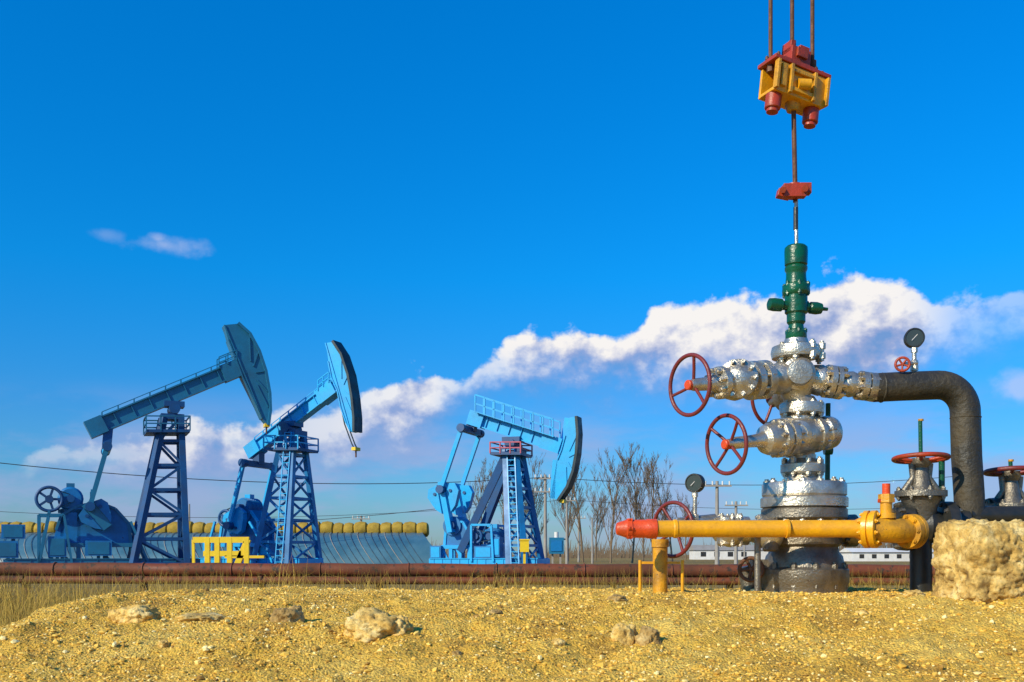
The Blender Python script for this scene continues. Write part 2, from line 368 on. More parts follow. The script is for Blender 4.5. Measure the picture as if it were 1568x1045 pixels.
vl(mb,1219,[(620,17),(600,24),(588,29),(570,29),(556,22),(550,20),(549,36),(541,38),(532,36),(531,24),(527,19),(520,17)],'silver')
mb.bolts(P(1226,541,D),V((0,0,1)),32*k,8,5.5*k,30*k,'silver',.35)
a=P(1219,578,D); b=P(1057,590,D-.30)
hl(mb,a,b,[(.05,16),(.08,23),(.14,25),(.20,23),(.25,16),(.29,16),(.30,29),(.36,29),(.365,22),(.40,22),(.405,29),(.46,29),(.47,20),(.52,25),(.60,28),(.66,25),(.70,18),(.705,24),(.75,24),(.76,15),(.80,11),(.84,10),(.97,9),(1,7)],'silver')
mb.bolts(a+(b-a)*.38,b-a,25*k,8,4.5*k,34*k,'silver',.2)
mb.bolts(a+(b-a)*.725,b-a,19*k,8,4*k,30*k,'silver',.2)
pc=a+(b-a)*.56
fd=V((-.25,-1,.05)).normalized()
mb.lathe(pc-fd*.02,fd,[(0,25*k),(.05,27*k),(.07,29*k),(.095,29*k),(.1,26*k),(.105,20*k),(.12,16*k),(.13,6*k)],'silver'); mb.bolts(pc+fd*.075,fd,25*k,10,3.6*k,.06,'silver')
b=P(1342,594,D)
hl(mb,a,b,[(.05,18),(.15,18),(.20,22),(.30,24),(.36,20),(.38,15),(.40,25),(.46,25),(.462,19),(.475,19),(.477,25),(.53,25),(.55,15),(.60,18),(.68,20),(.76,17),(.79,14),(.80,22),(.87,22),(.873,17),(.89,17),(.892,22),(.97,22),(1,20)],'silver')
mb.bolts(a+(b-a)*.47,b-a,21*k,8,4.5*k,34*k,'silver',.4); mb.bolts(a+(b-a)*.88,b-a,18.5*k,8,4*k,34*k,'silver',.4)
fd=V((-.1,-1,0)).normalized()
mb.lathe(P(1219,576,D-.02),fd,[(0,24*k),(.08,25*k),(.09,20*k),(.12,18*k),(.125,9*k)],'silver')
hl(mb,P(1226,600,D+.1),P(1182,617,D+.36),[(0,18),(.3,20),(.32,26),(.5,26),(.52,14),(.8,9),(1,8)],'steel')
mb.obj('cross_and_wing_valves',org,W)
for nm,c,n,R,mt,hb,so in (('upper_handwheel',P(1056,590,D-.30),V((-.86,-.51,-.05)),43,'wheelred','orange',.12),
    ('master_handwheel',P(1112,681,D-.27),V((-.87,-.49,-.08)),42,'wheelred','orange',.55),
    ('rear_handwheel',P(1180,612,D+.36),V((-.5,.8,0)),42,'wheelred','wheelred',.2),
    ('lower_handwheel',P(1030,811,D-.05),V((-.80,-.6,0)),41,'wheelred','orange',.35)):
    mb=MB(); mb.wheel(c,n,R*k,3.0*k,mt,hb,4 if nm!='upper_handwheel' else 3,so,.3); mb.obj(nm,org,W)
mb=MB()
vl(mb,1219,[(522,15),(520,16),(508,16),(505,12),(498,11),(494,14),(482,14),(479,17),(454,17),(451,20),(447,21),(438,20),(435,16),(424,15),(418,15),(414,17),(410,17),(408,15),(406,17),(386,17.5),(380,17),(377,14),(376,5)],'green')
hl(mb,P(1176,466,D-.03),P(1268,474,D+.03),[(0,5),(.02,9),(.10,10),(.22,9.5),(.24,7),(.34,7),(.36,10),(.64,10),(.66,6),(.70,9),(.80,9.5),(.88,8),(.90,3),(.99,2.5)],'green')
mb.bolts(P(1219,444,D),V((0,0,1)),18*k,6,3.2*k,22*k,'green'); mb.bolts(P(1219,515,D),V((0,0,1)),14*k,6,3*k,22*k,'green')
mb.obj('stuffing_box',org,W)
mb=MB()
mb.cyl(P(1219.5,380,D),P(1219,306,D),3*k,'silver',seg=14)
mb.cyl(P(1218,310,D),P(1215,160,D),3.6*k,'rustrod',seg=14)
mb.cyl(P(1218.5,352,D),P(1218.5,318,D),3.6*k,'black',seg=14)
mb.obj('polished_rod',org,W)
mb=MB()
for s in(-1,1):
    mb.box(P(1216+s*0,293,D+s*.034),(34*k,.045,20*k),'red')
    mb.cyl(P(1216+s*17,290+s*-1,D-.075),P(1216+s*17,290,D+.075),5*k,'red',seg=6)
mb.cyl(P(1216,303,D),P(1216,283,D),11*k,'red',seg=20)
mb.box(P(1200,298,D-.02),(20*k,.05,12*k),'red',Matrix.Rotation(.2,3,'Y')); mb.box(P(1232,290,D-.01),(18*k,.05,16*k),'red')
mb.obj('rod_clamp',org,W,.003)
mb=MB()
RZ=Matrix.Rotation(math.radians(24),3,'Z')@Matrix.Rotation(math.radians(7),3,'Y')
cc=P(1214,137,D)
def cb(x,y,z,sx,sy,sz,m,r=None): mb.box(cc+RZ@(V((x,y,z))*k),(sx*k,sy*k,sz*k),m,RZ@r if r else RZ)
cb(0,-17,0,96,5,46,'yellow'); cb(0,17,0,96,5,46,'yellow'); cb(0,0,-20,96,30,5,'yellow')
for x in(-47,-22,22,47): cb(x,-22,0,5,8,44,'dkyellow')
cb(0,-21.5,14,40,6,5,'dkyellow'); cb(-35,-21.2,2,10,5,34,'dkyellow'); cb(0,-21.4,-14,40,6,6,'yellow')
cb(0,0,27,106,44,6,'red'); cb(0,0,32,60,34,5,'red')
mb.cyl(cc+RZ@(V((-8,-22,-4))*k),cc+RZ@(V((10,-28,-2))*k),8*k,'yellow')
cb(0,0,47,36,26,24,'red'); cb(0,-14,50,20,6,14,'red'); cb(8,0,62,18,20,8,'red'); cb(-14,2,60,8,22,18,'red')
for x in(-36,36):
    p=cc+RZ@(V((x,-3,-20))*k); mb.cyl(p,p+RZ@(V((0,0,-24))*k),12*k,'red',seg=24,bev=.004); mb.cyl(p+RZ@(V((0,0,-22))*k),p+RZ@(V((0,0,-29))*k),9*k,'red',seg=20)
    mb.bolts(cc+RZ@(V((x,0,34))*k),V((0,0,1)),14*k,4,3*k,12*k,'rustrod')
mb.lathe(cc+V((0,0,-34*k)),V((0,0,1)),[(0,9*k),(.03,12*k),(.06,12*k)],'dkyellow')
mb.obj('carrier_bar',org,W,.0025)
mb=MB()
for x in(1180,1213,1244):
    tw=P(x,105 if x!=1213 else 75,D+(x-1213)*k*.4)
    mb.cyl(tw,tw+V((.0,0,2.9)),3.2*k,'rustrod',seg=12)
    mb.cyl(tw+V((0,0,-.02)),tw+V((0,0,.04)),6*k,'rustrod',seg=6)
mb.obj('hanger_rods',org,W)
mb=MB()
pts=[P(1338,594,D),P(1380,592,D),P(1436,590,D)]
cx_,cy_=1438,632
for i in range(1,13):
    a=math.pi/2*i/12; pts.append(P(cx_+40*math.sin(a),cy_-42*math.cos(a),D))
pts+= [P(1480,700,D),P(1484,760,D),P(1486,905,D)]
mb.tube(pts,22*k,'wrap',32)
mb.torus(P(1350,594,D),V((1,0,0)),21*k,2*k,'wrap')
for py in(640,): mb.torus(P(1478.5,py,D),V((0,0,1)),21.6*k,1.2*k,'wrap')
mb.obj('gooseneck_pipe',org,W)
def gauge(nm,px,py,r,pyb,d,par,nrm=V((-.25,-1,0))):
    mb=MB(); c=P(px,py,d); kk=d/F; n=nrm.normalized()
    mb.lathe(c-n*.03,n,[(0,r*.8*kk),(.008,r*kk),(.045,r*kk),(.05,r*.96*kk),(.05,r*.86*kk),(.044,r*.84*kk)],'black',32)
    mb.cyl(c+n*.013,c+n*.0155,r*.84*kk,'gface',seg=32)
    mb.beam(c+n*.018+V((-.3*r*kk,0,-.3*r*kk)),c+n*.018+V((.4*r*kk,0,.45*r*kk)),.002,.003,'white')
    mb.cyl(P(px,py+r-1,d),P(px,py+r+7,d),5*kk,'silver',seg=6); mb.cyl(P(px,py+r+5,d),P(px,pyb,d),3.3*kk,'silver',seg=12)
    mb.cyl(P(px,pyb-12,d),P(px,pyb-4,d),6*kk,'silver',seg=6)
    mb.obj(nm,org,par)
gauge('pressure_gauge',1400,518,15,572,D,W)
gauge('flowline_pressure_gauge',1064,740,14.5,800,D-.1,W,V((-.7,-1,0)))
mb=MB(); mb.wheel(P(1382,558,D-.06),V((-.3,-1,0)),10*k,2*k,'red','red',5,.2); mb.cyl(P(1384,558,D-.05),P(1400,556,D),3*k,'silver'); mb.ball(P(1400,556,D),6*k,'silver')
mb.obj('gauge_needle_valve',org,W)
mb=MB(); mb.cyl(P(1268,618,D+.25),P(1267,735,D+.25),4*k,'green'); mb.cyl(P(1267,735,D+.25),P(1267,905,D+.25),5*k,'steel'); mb.cyl(P(1262,690,D+.24),P(1274,690,D+.24),7*k,'green'); mb.obj('side_riser',org,W)
mb=MB()
mb.cyl(P(1040,802,D-.1),P(1095,796,D-.05),9*k,'silver'); mb.cyl(P(1092,812,D-.02),P(1040,813,D-.05),8*k,'steel')
mb.cyl(P(1112,790,D-.1),P(1112,836,D-.1),14*k,'silver',bev=.01); mb.bolts(P(1118,812,D-.1),V((0,0,1)),16*k,6,3.5*k,50*k,'silver')
mb.cyl(P(1180,795,D-.16),P(1180,845,D-.16),12*k,'steel',bev=.01)
mb.cyl(P(1150,870,D),P(1178,870,D),15*k,'steel',seg=6); mb.cyl(P(1140,868,D+.1),P(1150,910,D+.1),12*k,'steel'); mb.wheel(P(1150,872,D-.08),V((-.3,-1,0)),17*k,3*k,'rustrod','rustrod',5,.1)
mb.obj('annulus_valves',org,W)
# ------------------------------------------------------------------ yellow flow line
d1=4.98; k1=d1/F; o2=P(1130,905,d1); Y_=empty('yellow_flow_line',o2)
mb=MB(); a=P(1000,810,d1); b=P(1318,810,d1+.02)
mb.lathe(a,b-a,[(0,13*k1),(30*k1,13*k1),(32*k1,14.5*k1),(36*k1,14.5*k1),(38*k1,13*k1),((b-a).length-.03,13.5*k1),((b-a).length,18*k1)],'yellow',32)
mb.cyl(P(1203,810,d1),P(1207,810,d1),14.5*k1,'yellow',seg=32)
nf=V((.84,-.54,0)).normalized(); p=P(1322,811,d1+.03)
mb.lathe(p,nf,[(0,17*k1),(.004,27*k1),(.008,29*k1),(.030,29*k1),(.032,26*k1),(.040,26*k1),(.042,29*k1),(.066,29*k1),(.070,27*k1),(.072,19*k1)],'yellow',36)
mb.bolts(p+nf*.036,nf,23*k1,8,3.4*k1,.10,'yellow',.3)
mb.tube([P(1330,811,d1),P(1352,812,d1-.01),P(1372,813,d1+.01),P(1396,814,d1+.05)],[19*k1,19*k1,19*k1,19*k1],'dkyellow',28)
nf=V((.86,.5,0)).normalized(); mb.lathe(P(1388,814,d1+.03),nf,[(0,20*k1),(.003,26*k1),(.028,27*k1),(.03,24*k1),(.034,24*k1),(.036,27*k1),(.058,27*k1),(.06,20*k1)],'dkyellow',32); mb.bolts(P(1388,814,d1+.03)+nf*.03,nf,22*k1,8,3.2*k1,.085,'dkyellow')
mb.cyl(P(1357,795,d1),P(1357,764,d1),9*k1,'yellow'); mb.cyl(P(1357,794,d1),P(1357,786,d1),14*k1,'yellow',seg=24)
mb.obj('pipe_run',o2,Y_)
mb=MB(); mb.cyl(P(1357,770,d1),P(1357,757,d1),12*k1,'dkyellow',seg=6); mb.cyl(P(1357,758,d1),P(1357,741,d1),6*k1,'orange',seg=16)
mb.box(P(1357,767,d1),(22*k1,.04,5*k1),'orange')
c=P(943,810,d1); mb.lathe(c,V((1,0,0)),[(0,5*k1),(.004,9*k1),(16*k1,14*k1),(17*k1,15.5*k1),(24*k1,15.5*k1),(25*k1,14*k1),(46*k1,14*k1),(48*k1,15*k1),(62*k1,15*k1),(63*k1,13*k1)],'orange',32)
mb.bolts(P(964,810,d1),V((1,0,0)),15*k1,6,3*k1,.02,'orange'); mb.obj('end_cap',o2,Y_)
mb=MB(); mb.cyl(P(1011,835,d1+.25),P(1011,912,d1+.25),12*k1,'dkyellow'); mb.box(P(1011,862,d1+.25),(62*k1,.03,4*k1),'yellow')
mb.cyl(P(1011,826,d1+.25),P(1011,838,d1+.25),14*k1,'dkyellow'); mb.cyl(P(980,858,d1+.2),P(980,908,d1+.2),2.6*k1,'yellow'); mb.cyl(P(1045,858,d1+.2),P(1045,910,d1+.2),2.6*k1,'yellow'); mb.cyl(P(1160,822,d1+.1),P(1160,905,d1+.1),5*k1,'steel')
mb.obj('pipe_support',o2,Y_)
def gatevalve(nm,cx,wy,d,sty,by,r=36,top=642,wmat='red',full=True):
    kk=d/F; o=P(cx,905,d); mb=MB()
    vl(mb,cx,[(wy+95,20),(wy+75,24),(wy+66,28),(wy+60,30),(wy+59,38),(wy+50,38),(wy+49,20),(wy+40,14),(wy+15,10),(wy+8,14),(wy,14)],'steel',d)
    a=P(cx-34,by,d+.02); b=P(cx+48,by,d+.02)
    L=(b-a).length; mb.lathe(a,b-a,[(0,37*kk),(.045*1,38*kk),(.05,38*kk),(.052,24*kk),(L*.3,22*kk),(L*.5,30*kk),(L*.75,22*kk),(L*.8,38*kk),(L*.97,38*kk),(L,36*kk)],'black',32)
    mb.bolts(a+(b-a)*.03,b-a,32*kk,8,4*kk,.07,'steel'); mb.bolts(a+(b-a)*.9,b-a,32*kk,8,4*kk,.09,'steel')
    mb.cyl(P(cx,by+20,d),P(cx,912,d),16*kk,'black')
    mb.bolts(P(cx,wy+54,d),V((0,0,1)),34*kk,8,3.5*kk,.07,'steel')
    for s in(-1,1): mb.tube([P(cx+s*26,wy+50,d),P(cx+s*12,wy+30,d),P(cx+s*14,wy+8,d)],5*kk,'steel',10)
    mb.wheel(P(cx,wy,d),V((0,.06,1)),r*kk,3.6*kk,wmat,wmat,5,.2,.2)
    mb.cyl(P(cx,wy,d),P(cx-1,top,d),3*kk,'green'); mb.cyl(P(cx,top,d),P(cx,top+3,d),4*kk,'dkyellow')
    mb.obj(nm,o)
gatevalve('gate_valve',1410,702,5.25,0,806,39)
gatevalve('gate_valve.001',1548,722,5.5,0,800,36,704,'wheelred')
mb=MB(); mb.cyl(P(1442,705,5.3),P(1442,912,5.3),4.5*5.3/F,'green'); mb.cyl(P(1440,800,5.3),P(1480,800,5.3),20*5.3/F,'black'); mb.cyl(P(1480,790,5.3),P(1700,790,5.45),15*5.3/F,'black')
mb.obj('manifold_pipework',P(1442,912,5.3))
# ------------------------------------------------------------------ pumpjacks
def pump(name,d,px0,yaw,c,pr):
    th=math.radians(yaw); ct,st=math.cos(th),math.sin(th); X0=(px0-784)*d/F; kk=d/F
    def Q(px,py,w=0.):
        m=(px-784)/F; u=(m*d-X0)/(ct-m*st); dd=d+u*st
        return V((u,w,CZ+(HZ-py)/F*dd))
    E=empty(name,V((X0,d,0)),th)
    cb,cd,cl=c
    def fin(mb,n): mb.local=True; mb.obj(n,V((0,0,0)),E)
    mb=MB(); T=Q(*pr['tail']); Hh=Q(*pr['head']); hb=pr['hb']*kk
    mb.ibeam(T,Hh,.46,hb,cb,pr.get('stiff',9))
    x=(Hh-T).normalized()
    R3=Matrix((x,V((0,1,0)),x.cross(V((0,1,0))))).transposed()
    mb.box(T+x*.3,(.7,.6,hb*1.12),cb,R3); mb.box(Hh-x*.5,(.9,.56,hb*1.15),cb,R3)
    S=Q(*pr['saddle']); mb.box(S+V((0,0,.05)),(.8,.7,.22),cd); mb.cyl(S+V((0,-.5,-.15)),S+V((0,.5,-.15)),.22,cd,seg=18)
    Ep=Q(*pr['eq']); tb=Q(*pr['eqtop'])
    mb.beam(tb,Ep,.35,.4,cd); mb.beam(Ep+V((0,-1.15,0)),Ep+V((0,1.15,0)),.28,.26,pr.get('eqmat',cd))
    fin(mb,'walking_beam')
    if pr.get('rail'):
        mb=MB(); hgt=pr['rail']*kk; A=T+x*.4; B=Hh-x*.3; nn=8
        upv=V((0,0,1))
        for w in(-.5,.5):
            for i in range(nn+1):
                p=A+(B-A)*i/nn+V((0,w,hb*.5)); mb.beam(p,p+upv*hgt,.06,.06,cb)
            for f in(.5,1.): mb.beam(A+V((0,w,hb*.5+hgt*f)),B+V((0,w,hb*.5+hgt*f)),.06,.06,cb)
        mb.beam(A+V((0,0,hb*.5+.03)),B+V((0,0,hb*.5+.03)),1.05,.04,cb)
        fin(mb,'beam_walkway')
    else:
        mb=MB()
        for i in range(9):
            p=T+(Hh-T)*(.08+.1*i)+V((0,-.2,hb*.5)); mb.beam(p,p+V((0,0,.18)),.05,.05,cb)
        mb.beam(T+(Hh-T)*.08+V((0,-.2,hb*.5+.18)),T+(Hh-T)*.88+V((0,-.2,hb*.5+.18)),.03,.03,cb)
        A=T+(Hh-T)*.83+V((0,-.3,hb*.5)); B=T+(Hh-T)*.95+V((0,-.3,hb*.5))
        for w in(0,.6):
            for f in(0,.5,1): p=A+(B-A)*f+V((0,w,0)); mb.beam(p,p+V((0,0,.45)),.04,.04,cb)
            for h in(.22,.45): mb.beam(A+V((0,w,h)),B+V((0,w,h)),.04,.04,cb)
        fin(mb,'beam_handrail')
    mb=MB(); poly=pr['hh']; hw=pr.get('hw',.26); mb.prism(poly,-hw,hw,pr.get('hmat',cb),Q)
    arc=pr['arc']
    mid=Q(sum(p[0] for p in poly)/len(poly),sum(p[1] for p in poly)/len(poly))
    pts=[Q(*p) for p in arc]; offs=[]
    for i in range(len(pts)):
        a=pts[max(i-1,0)]; b=pts[min(i+1,len(pts)-1)]; t=(b-a).normalized(); nn=V((-t.z,0,t.x))
        if nn.dot(pts[i]-mid)<0: nn=-nn
        offs.append((pts[i]-nn*.02,pts[i]+nn*.09))
    hw2=hw+.12; vs=[];fs=[]
    for i_,o_ in offs: vs+=[i_+V((0,-hw2,0)),o_+V((0,-hw2,0)),o_+V((0,hw2,0)),i_+V((0,hw2,0))]
    for i in range(len(offs)-1):
        for j in range(4): q=i*4; fs.append((q+j,q+(j+1)%4,q+4+(j+1)%4,q+4+j))
    fs+=[(0,1,2,3),(len(vs)-4,len(vs)-3,len(vs)-2,len(vs)-1)]
    mb.add(vs,fs,pr.get('arcmat',cd))
    for i in range(1,len(arc)-1):
        a=Q(*arc[i]); b=mid+(a-mid)*.3; a=mid+(a-mid)*.92
        for w in(-hw-.02,hw+.02): mb.beam(a+V((0,w,0)),b+V((0,w,0)),.04,.05,pr.get('hmat',cb))
    bk=[Q(*p) for p in poly if p not in arc]
    for i in range(len(bk)-1): mb.beam(bk[i],bk[i+1],hw*2+.1,.05,pr.get('hmat',cb))
    fin(mb,'horse_head')
    mb=MB()
    for w in(-.12,.12):
        mb.tube([Q(*p)+V((0,w,0)) for p in pr['cable']],.028,'dark',6)
    p=Q(*pr['cable'][-1]); mb.box(p,(.2,.4,.14),'yel2'); mb.cyl(p,p-V((0,0,.35)),.035,'rustrod')
    fin(mb,'bridle_cables')
    mb=MB(); tl,tr=pr['ttop']; lw=pr.get('lw',.22)
    nlev=pr.get('lev',5); (bl,br)=pr['tbase']; yb=870; yt=pr['ty']
    def leg(s,w,f):
        pxx=(tl,tr)[s]+((bl,br)[s]-(tl,tr)[s])*f; return Q(pxx,yt+(yb-yt)*f, w*(.34+.86*f))
    tm=pr.get('towmat',cd)
    for s in(0,1):
        for w in(-1,1): mb.beam(leg(s,w,0),leg(s,w,1),lw,lw,tm)
    for i in range(1,nlev+1):
        f=i/nlev*.97; g=(i-1)/nlev*.97
        for w in(-1,1):
            mb.beam(leg(0,w,f),leg(1,w,f),.11,.12,tm)
            if i%2: mb.beam(leg(1,w,g),leg(0,w,f),.08,.10,tm)
            else: mb.beam(leg(0,w,g),leg(1,w,f),.08,.10,tm)
        for s in(0,1):
            mb.beam(leg(s,-1,f),leg(s,1,f),.10,.11,tm)
            mb.beam(leg(s,-1 if i%2 else 1,g),leg(s,1 if i%2 else -1,f),.07,.08,tm)
    mb.box(Q((tl+tr)/2,yt,0),(.9,.9,.22),cd)
    if pr.get('back'):
        for w in(-1,1): mb.beam(Q(*pr['back'][0],w*.35),Q(*pr['back'][1],w*.8),.26,.32,'navy')
    if pr.get('ladder',True):
        la=leg(1,-1,0)+V((-.35,-.16,0)); lb=leg(1,-1,1)+V((-.55,-.16,0))
        for o in(0,.35): mb.beam(la+V((o,0,0)),lb+V((o,0,0)),.04,.04,cb)
        for i in range(22): p=la+(lb-la)*i/22; mb.beam(p,p+V((.35,0,0)),.03,.03,cb)
    fin(mb,'samson_post')
    mb=MB(); x0,x1,y0,y1=pr['plat']; a=Q(x0,y1);b=Q(x1,y1)
    mb.beam(a,b,1.5,.12,cd); hh=(y1-y0)*kk; rm=pr.get('railmat',cb)
    for w in(-.75,.75):
        for f in(0,.33,.66,1): p=a+(b-a)*f+V((0,w,0)); mb.beam(p,p+V((0,0,hh)),.05,.05,rm)
        for h in(.5,1.): mb.beam(a+V((0,w,hh*h)),b+V((0,w,hh*h)),.05,.05,rm)
    for p0 in(a,b):
        for h in(.5,1.): mb.beam(p0+V((0,-.75,hh*h)),p0+V((0,.75,hh*h)),.05,.05,rm)
    fin(mb,'service_platform')
    mb=MB(); C=Q(*pr['pin']); Sh=Q(*pr['shaft'])
    for w in(-1.05,1.05):
        mb.beam(Ep+V((0,w,0)),C+V((0,w,0)),.14,.17,cb); mb.cyl(C+V((0,w-.18,0)),C+V((0,w+.18,0)),.18,cd)
        mb.cyl(Ep+V((0,w-.15,0)),Ep+V((0,w+.15,0)),.18,cd)
    ax=(C-Sh).normalized(); crx=pr.get('crx',1.1); sc_=pr.get('cws',.7); tail=Sh-ax*.3; end=C+ax*crx
    for w in(-.78,.78):
        mb.beam(tail+V((0,w,0)),end+V((0,w,0)),.24,.42,pr.get('crmat',cb))
        side=V((-ax.z,0,ax.x))
        for sg in(-1,1):
            P0=C+ax*(crx-.1); pl=[P0+side*sg*.215,P0+side*sg*.85*sc_-ax*.1,P0+side*sg*1.0*sc_-ax*.6*sc_,P0+side*sg*.62*sc_-ax*1.4*sc_,P0+side*sg*.215-ax*1.7*sc_]
            n=5; a_=[q+V((0,w-.15,0)) for q in pl]; b_=[q+V((0,w+.15,0)) for q in pl]
            mb.add(a_+b_,[tuple(range(n)),tuple(range(n,2*n))[::-1]]+[(i,i+n,(i+1)%n+n,(i+1)%n) for i in range(n)],pr.get('cwmat',cl))
            mb.cyl(P0+side*sg*.5*sc_-ax*.5*sc_+V((0,w-.2,0)),P0+side*sg*.5*sc_-ax*.5*sc_+V((0,w+.2,0)),.07,cd,seg=8)
    fin(mb,'cranks_and_counterweights')
    mb=MB(); gb=pr['gear']; mb.prism(gb,-.5,.5,cl,Q)
    for i in range(len(gb)-1):
        for w in(-.5,.5): mb.beam(Q(*gb[i],w),Q(*gb[i+1],w),.12,.10,cb)
    mb.cyl(Sh+V((0,-.85,0)),Sh+V((0,.85,0)),.22,cd); mb.cyl(Sh+V((0,-.60,0)),Sh+V((0,.60,0)),.42,cl)
    gx0=min(p[0] for p in gb);gx1=max(p[0] for p in gb);gy1=max(p[1] for p in gb)
    a=Q(gx0-2,gy1);b=Q(gx1+2,gy1); mb.beam(a,b,1.5,.16,cb)
    for f in np.linspace(0,1,4):
        p=a+(b-a)*float(f)
        for w in(-.65,.65): mb.beam(p+V((0,w,0)),V((p.x,w,.15)),.16,.16,cb)
    for f in (0,.5):
        p=a+(b-a)*f; p2=a+(b-a)*(f+.33); mb.beam(p+V((0,-.65,0)),V((p2.x,-.65,.2)),.08,.08,cb)
    mp=Q(*pr['wheel']); rw=pr['wr']*kk
    mb.torus(mp+V((0,-.75,0)),V((0,1,0)),rw,.065,cd)
    for i in range(5):
        an=i*1.2566; mb.beam(mp+V((0,-.75,0)),mp+V((math.cos(an)*rw,-.75,math.sin(an)*rw)),.06,.09,cd)
    mb.cyl(mp+V((0,-.85,0)),mp+V((0,-.3,0)),.15,cd)
    mo=Q(*pr['motor']); mr_=pr.get('mr',.4); mb.cyl(mo+V((0,-.5,0)),mo+V((0,.5,0)),mr_,cl,seg=24,bev=.06); mb.box(mo+V((0,0,-mr_-.03)),(.9,1.,.12),cb)
    for i in range(9): mb.torus(mo+V((0,-.4+i*.1,0)),V((0,1,0)),mr_,.025,cl,20)
    mb.cyl(mo+V((0,-.75,0)),mo+V((0,-.5,0)),.15,cd); mb.box(mo+V((0,0,mr_+.08)),(.3,.3,.2),cb)
    for sg in(-1,1):
        dd_=(mo-mp).normalized(); sd=V((-dd_.z,0,dd_.x))*sg
        mb.beam(mp+V((0,-.75,0))+sd*rw,mo+V((0,-.65,0))+sd*.16,.1,.03,'dark')
    x0,x1=pr['skid']
    for w in(-.9,.9):
        a=Q(x0,872,w);b=Q(x1,872,w); a.z=b.z=.38; mb.ibeam(a,b,.2,.36,cb,12)
    for f in np.linspace(0,1,9):
        p=a+(b-a)*float(f); mb.beam(V((p.x,-.9,.38)),V((p.x,.9,.38)),.14,.3,cb)
    mb.beam(V((mo.x-.3,0,.5)),V((mo.x-.3,0,mo.z-.4)),.12,1.,cb); mb.beam(V((mo.x+.3,0,.5)),V((mo.x+.3,0,mo.z-.4)),.12,1.,cb)
    for px,py,ww,hh2 in pr.get('boxes',[]):
        p=Q(px,py,-.7); mb.box(p,(ww*kk,.5,hh2*kk),cl); mb.box(p+V((0,-.262,0)),(ww*kk*.8,.02,hh2*kk*.8),cb); mb.beam(V((p.x,-.7,.4)),V((p.x,-.7,p.z-hh2*kk/2)),.12,.12,cb)
    for A_,B_ in pr.get('pipes',[]):
        mb.beam(Q(*A_,-1.0),Q(*B_,-1.0),.09,.09,pr.get('pipemat',cb)); mb.beam(Q(*A_,.6),Q(*B_,.6),.09,.09,cb)
    fin(mb,'gearbox_and_motor')
    mb=MB(); a=Q(x0-4,872);b=Q(x1+4,872); mb.box(V(((a.x+b.x)/2,0,.1)),(b.x-a.x,2.6,.2),'concrete'); fin(mb,'foundation')
pump('pump_jack',41,266,24,('bluedk','navy','midblue'),dict(
 tail=(136,659),head=(372,561),hb=23,saddle=(266,622),eq=(163,688),eqtop=(166,655),eqmat='blue',
 hh=[(342,500),(362,498),(380,514),(394,540),(404,570),(410,604),(411,630),(408,652),(400,642),(391,622),(381,602),(370,580),(358,548),(348,522)],
 arc=[(362,498),(380,514),(394,540),(404,570),(410,604),(411,630),(408,652)],arcmat='bluedk',
 cable=[(409,630),(408,652)],ttop=(250,276),tbase=(200,282),ty=640,lev=6,plat=(222,288,641,663),towmat='navy',ladder=False,lw=.24,
 pin=(137,778),shaft=(156,800),crx=.2,cws=.62,gear=[(86,812),(94,790),(118,776),(150,770),(176,780),(196,802),(200,835),(80,835)],
 wheel=(76,766),wr=17,motor=(108,765),mr=.45,skid=(10,300),boxes=[(22,815,30,20),(14,842,26,24),(150,840,36,22),(88,838,24,30)],
 pipes=[((60,790),(98,790)),((60,790),(60,862)),((76,784),(60,862)),((98,790),(110,862)),((198,800),(225,862)),((140,752),(140,775))]))
pump('pump_jack.001',44,448,-24,('blue','navy','midblue'),dict(
 tail=(384,694),head=(516,592),hb=19,saddle=(446,652),eq=(396,712),eqtop=(396,690),eqmat='navy',stiff=7,
 hh=[(503,527),(514,525),(527,545),(537,575),(543,610),(546,640),(546,662),(541,662),(534,648),(526,625),(521,600),(512,580),(507,555)],
 arc=[(514,525),(527,545),(537,575),(543,610),(546,640),(546,662)],arcmat='dark',hw=.2,
 cable=[(520,600),(530,650),(541,680),(545,688)],ttop=(440,457),tbase=(412,466),ty=664,lev=6,plat=(420,472,670,690),towmat='midblue',
 pin=(374,806),shaft=(384,790),crx=.3,cws=.6,cwmat='blue',gear=[(348,830),(352,800),(366,786),(395,784),(406,800),(408,835)],
 wheel=(362,795),wr=12,motor=(382,778),mr=.42,skid=(322,475),boxes=[(340,835,22,24),(425,842,22,20)],
 pipes=[((404,800),(440,862)),((352,800),(335,862))]))
pump('pump_jack.002',43,787,-20,('blue','navy','midblue'),dict(
 tail=(722,640),head=(862,685),hb=20,saddle=(786,676),eq=(721,660),eqtop=(724,645),eqmat='navy',rail=27,stiff=8,
 hh=[(874,641),(884,639),(886,665),(884,695),(879,722),(870,746),(856,767),(852,764),(853,735),(856,705),(862,690),(868,668)],
 arc=[(884,639),(886,665),(884,695),(879,722),(870,746),(856,767)],arcmat='dark',hw=.22,
 cable=[(868,750),(862,768)],ttop=(778,794),tbase=(794,818),ty=690,lev=6,plat=(760,806,680,697),railmat='pinkrail',towmat='midblue',back=((778,700),(716,845)),
 pin=(690,752),shaft=(700,806),crx=.35,cws=.75,cwmat='blue',gear=[(688,835),(690,812),(700,800),(716,800),(724,815),(726,838)],
 wheel=(738,822),wr=10,motor=(758,822),mr=.36,skid=(672,830),boxes=[(752,846,30,18),(680,846,18,20),(772,838,10,30)],
 pipes=[((735,805),(735,860)),((735,805),(765,805)),((765,805),(768,860))]))
mb=MB(); d=37
for x in(318,333,352,378): mb.beam(P(x,824,d),P(x,875,d),.18,.18,'yel2')
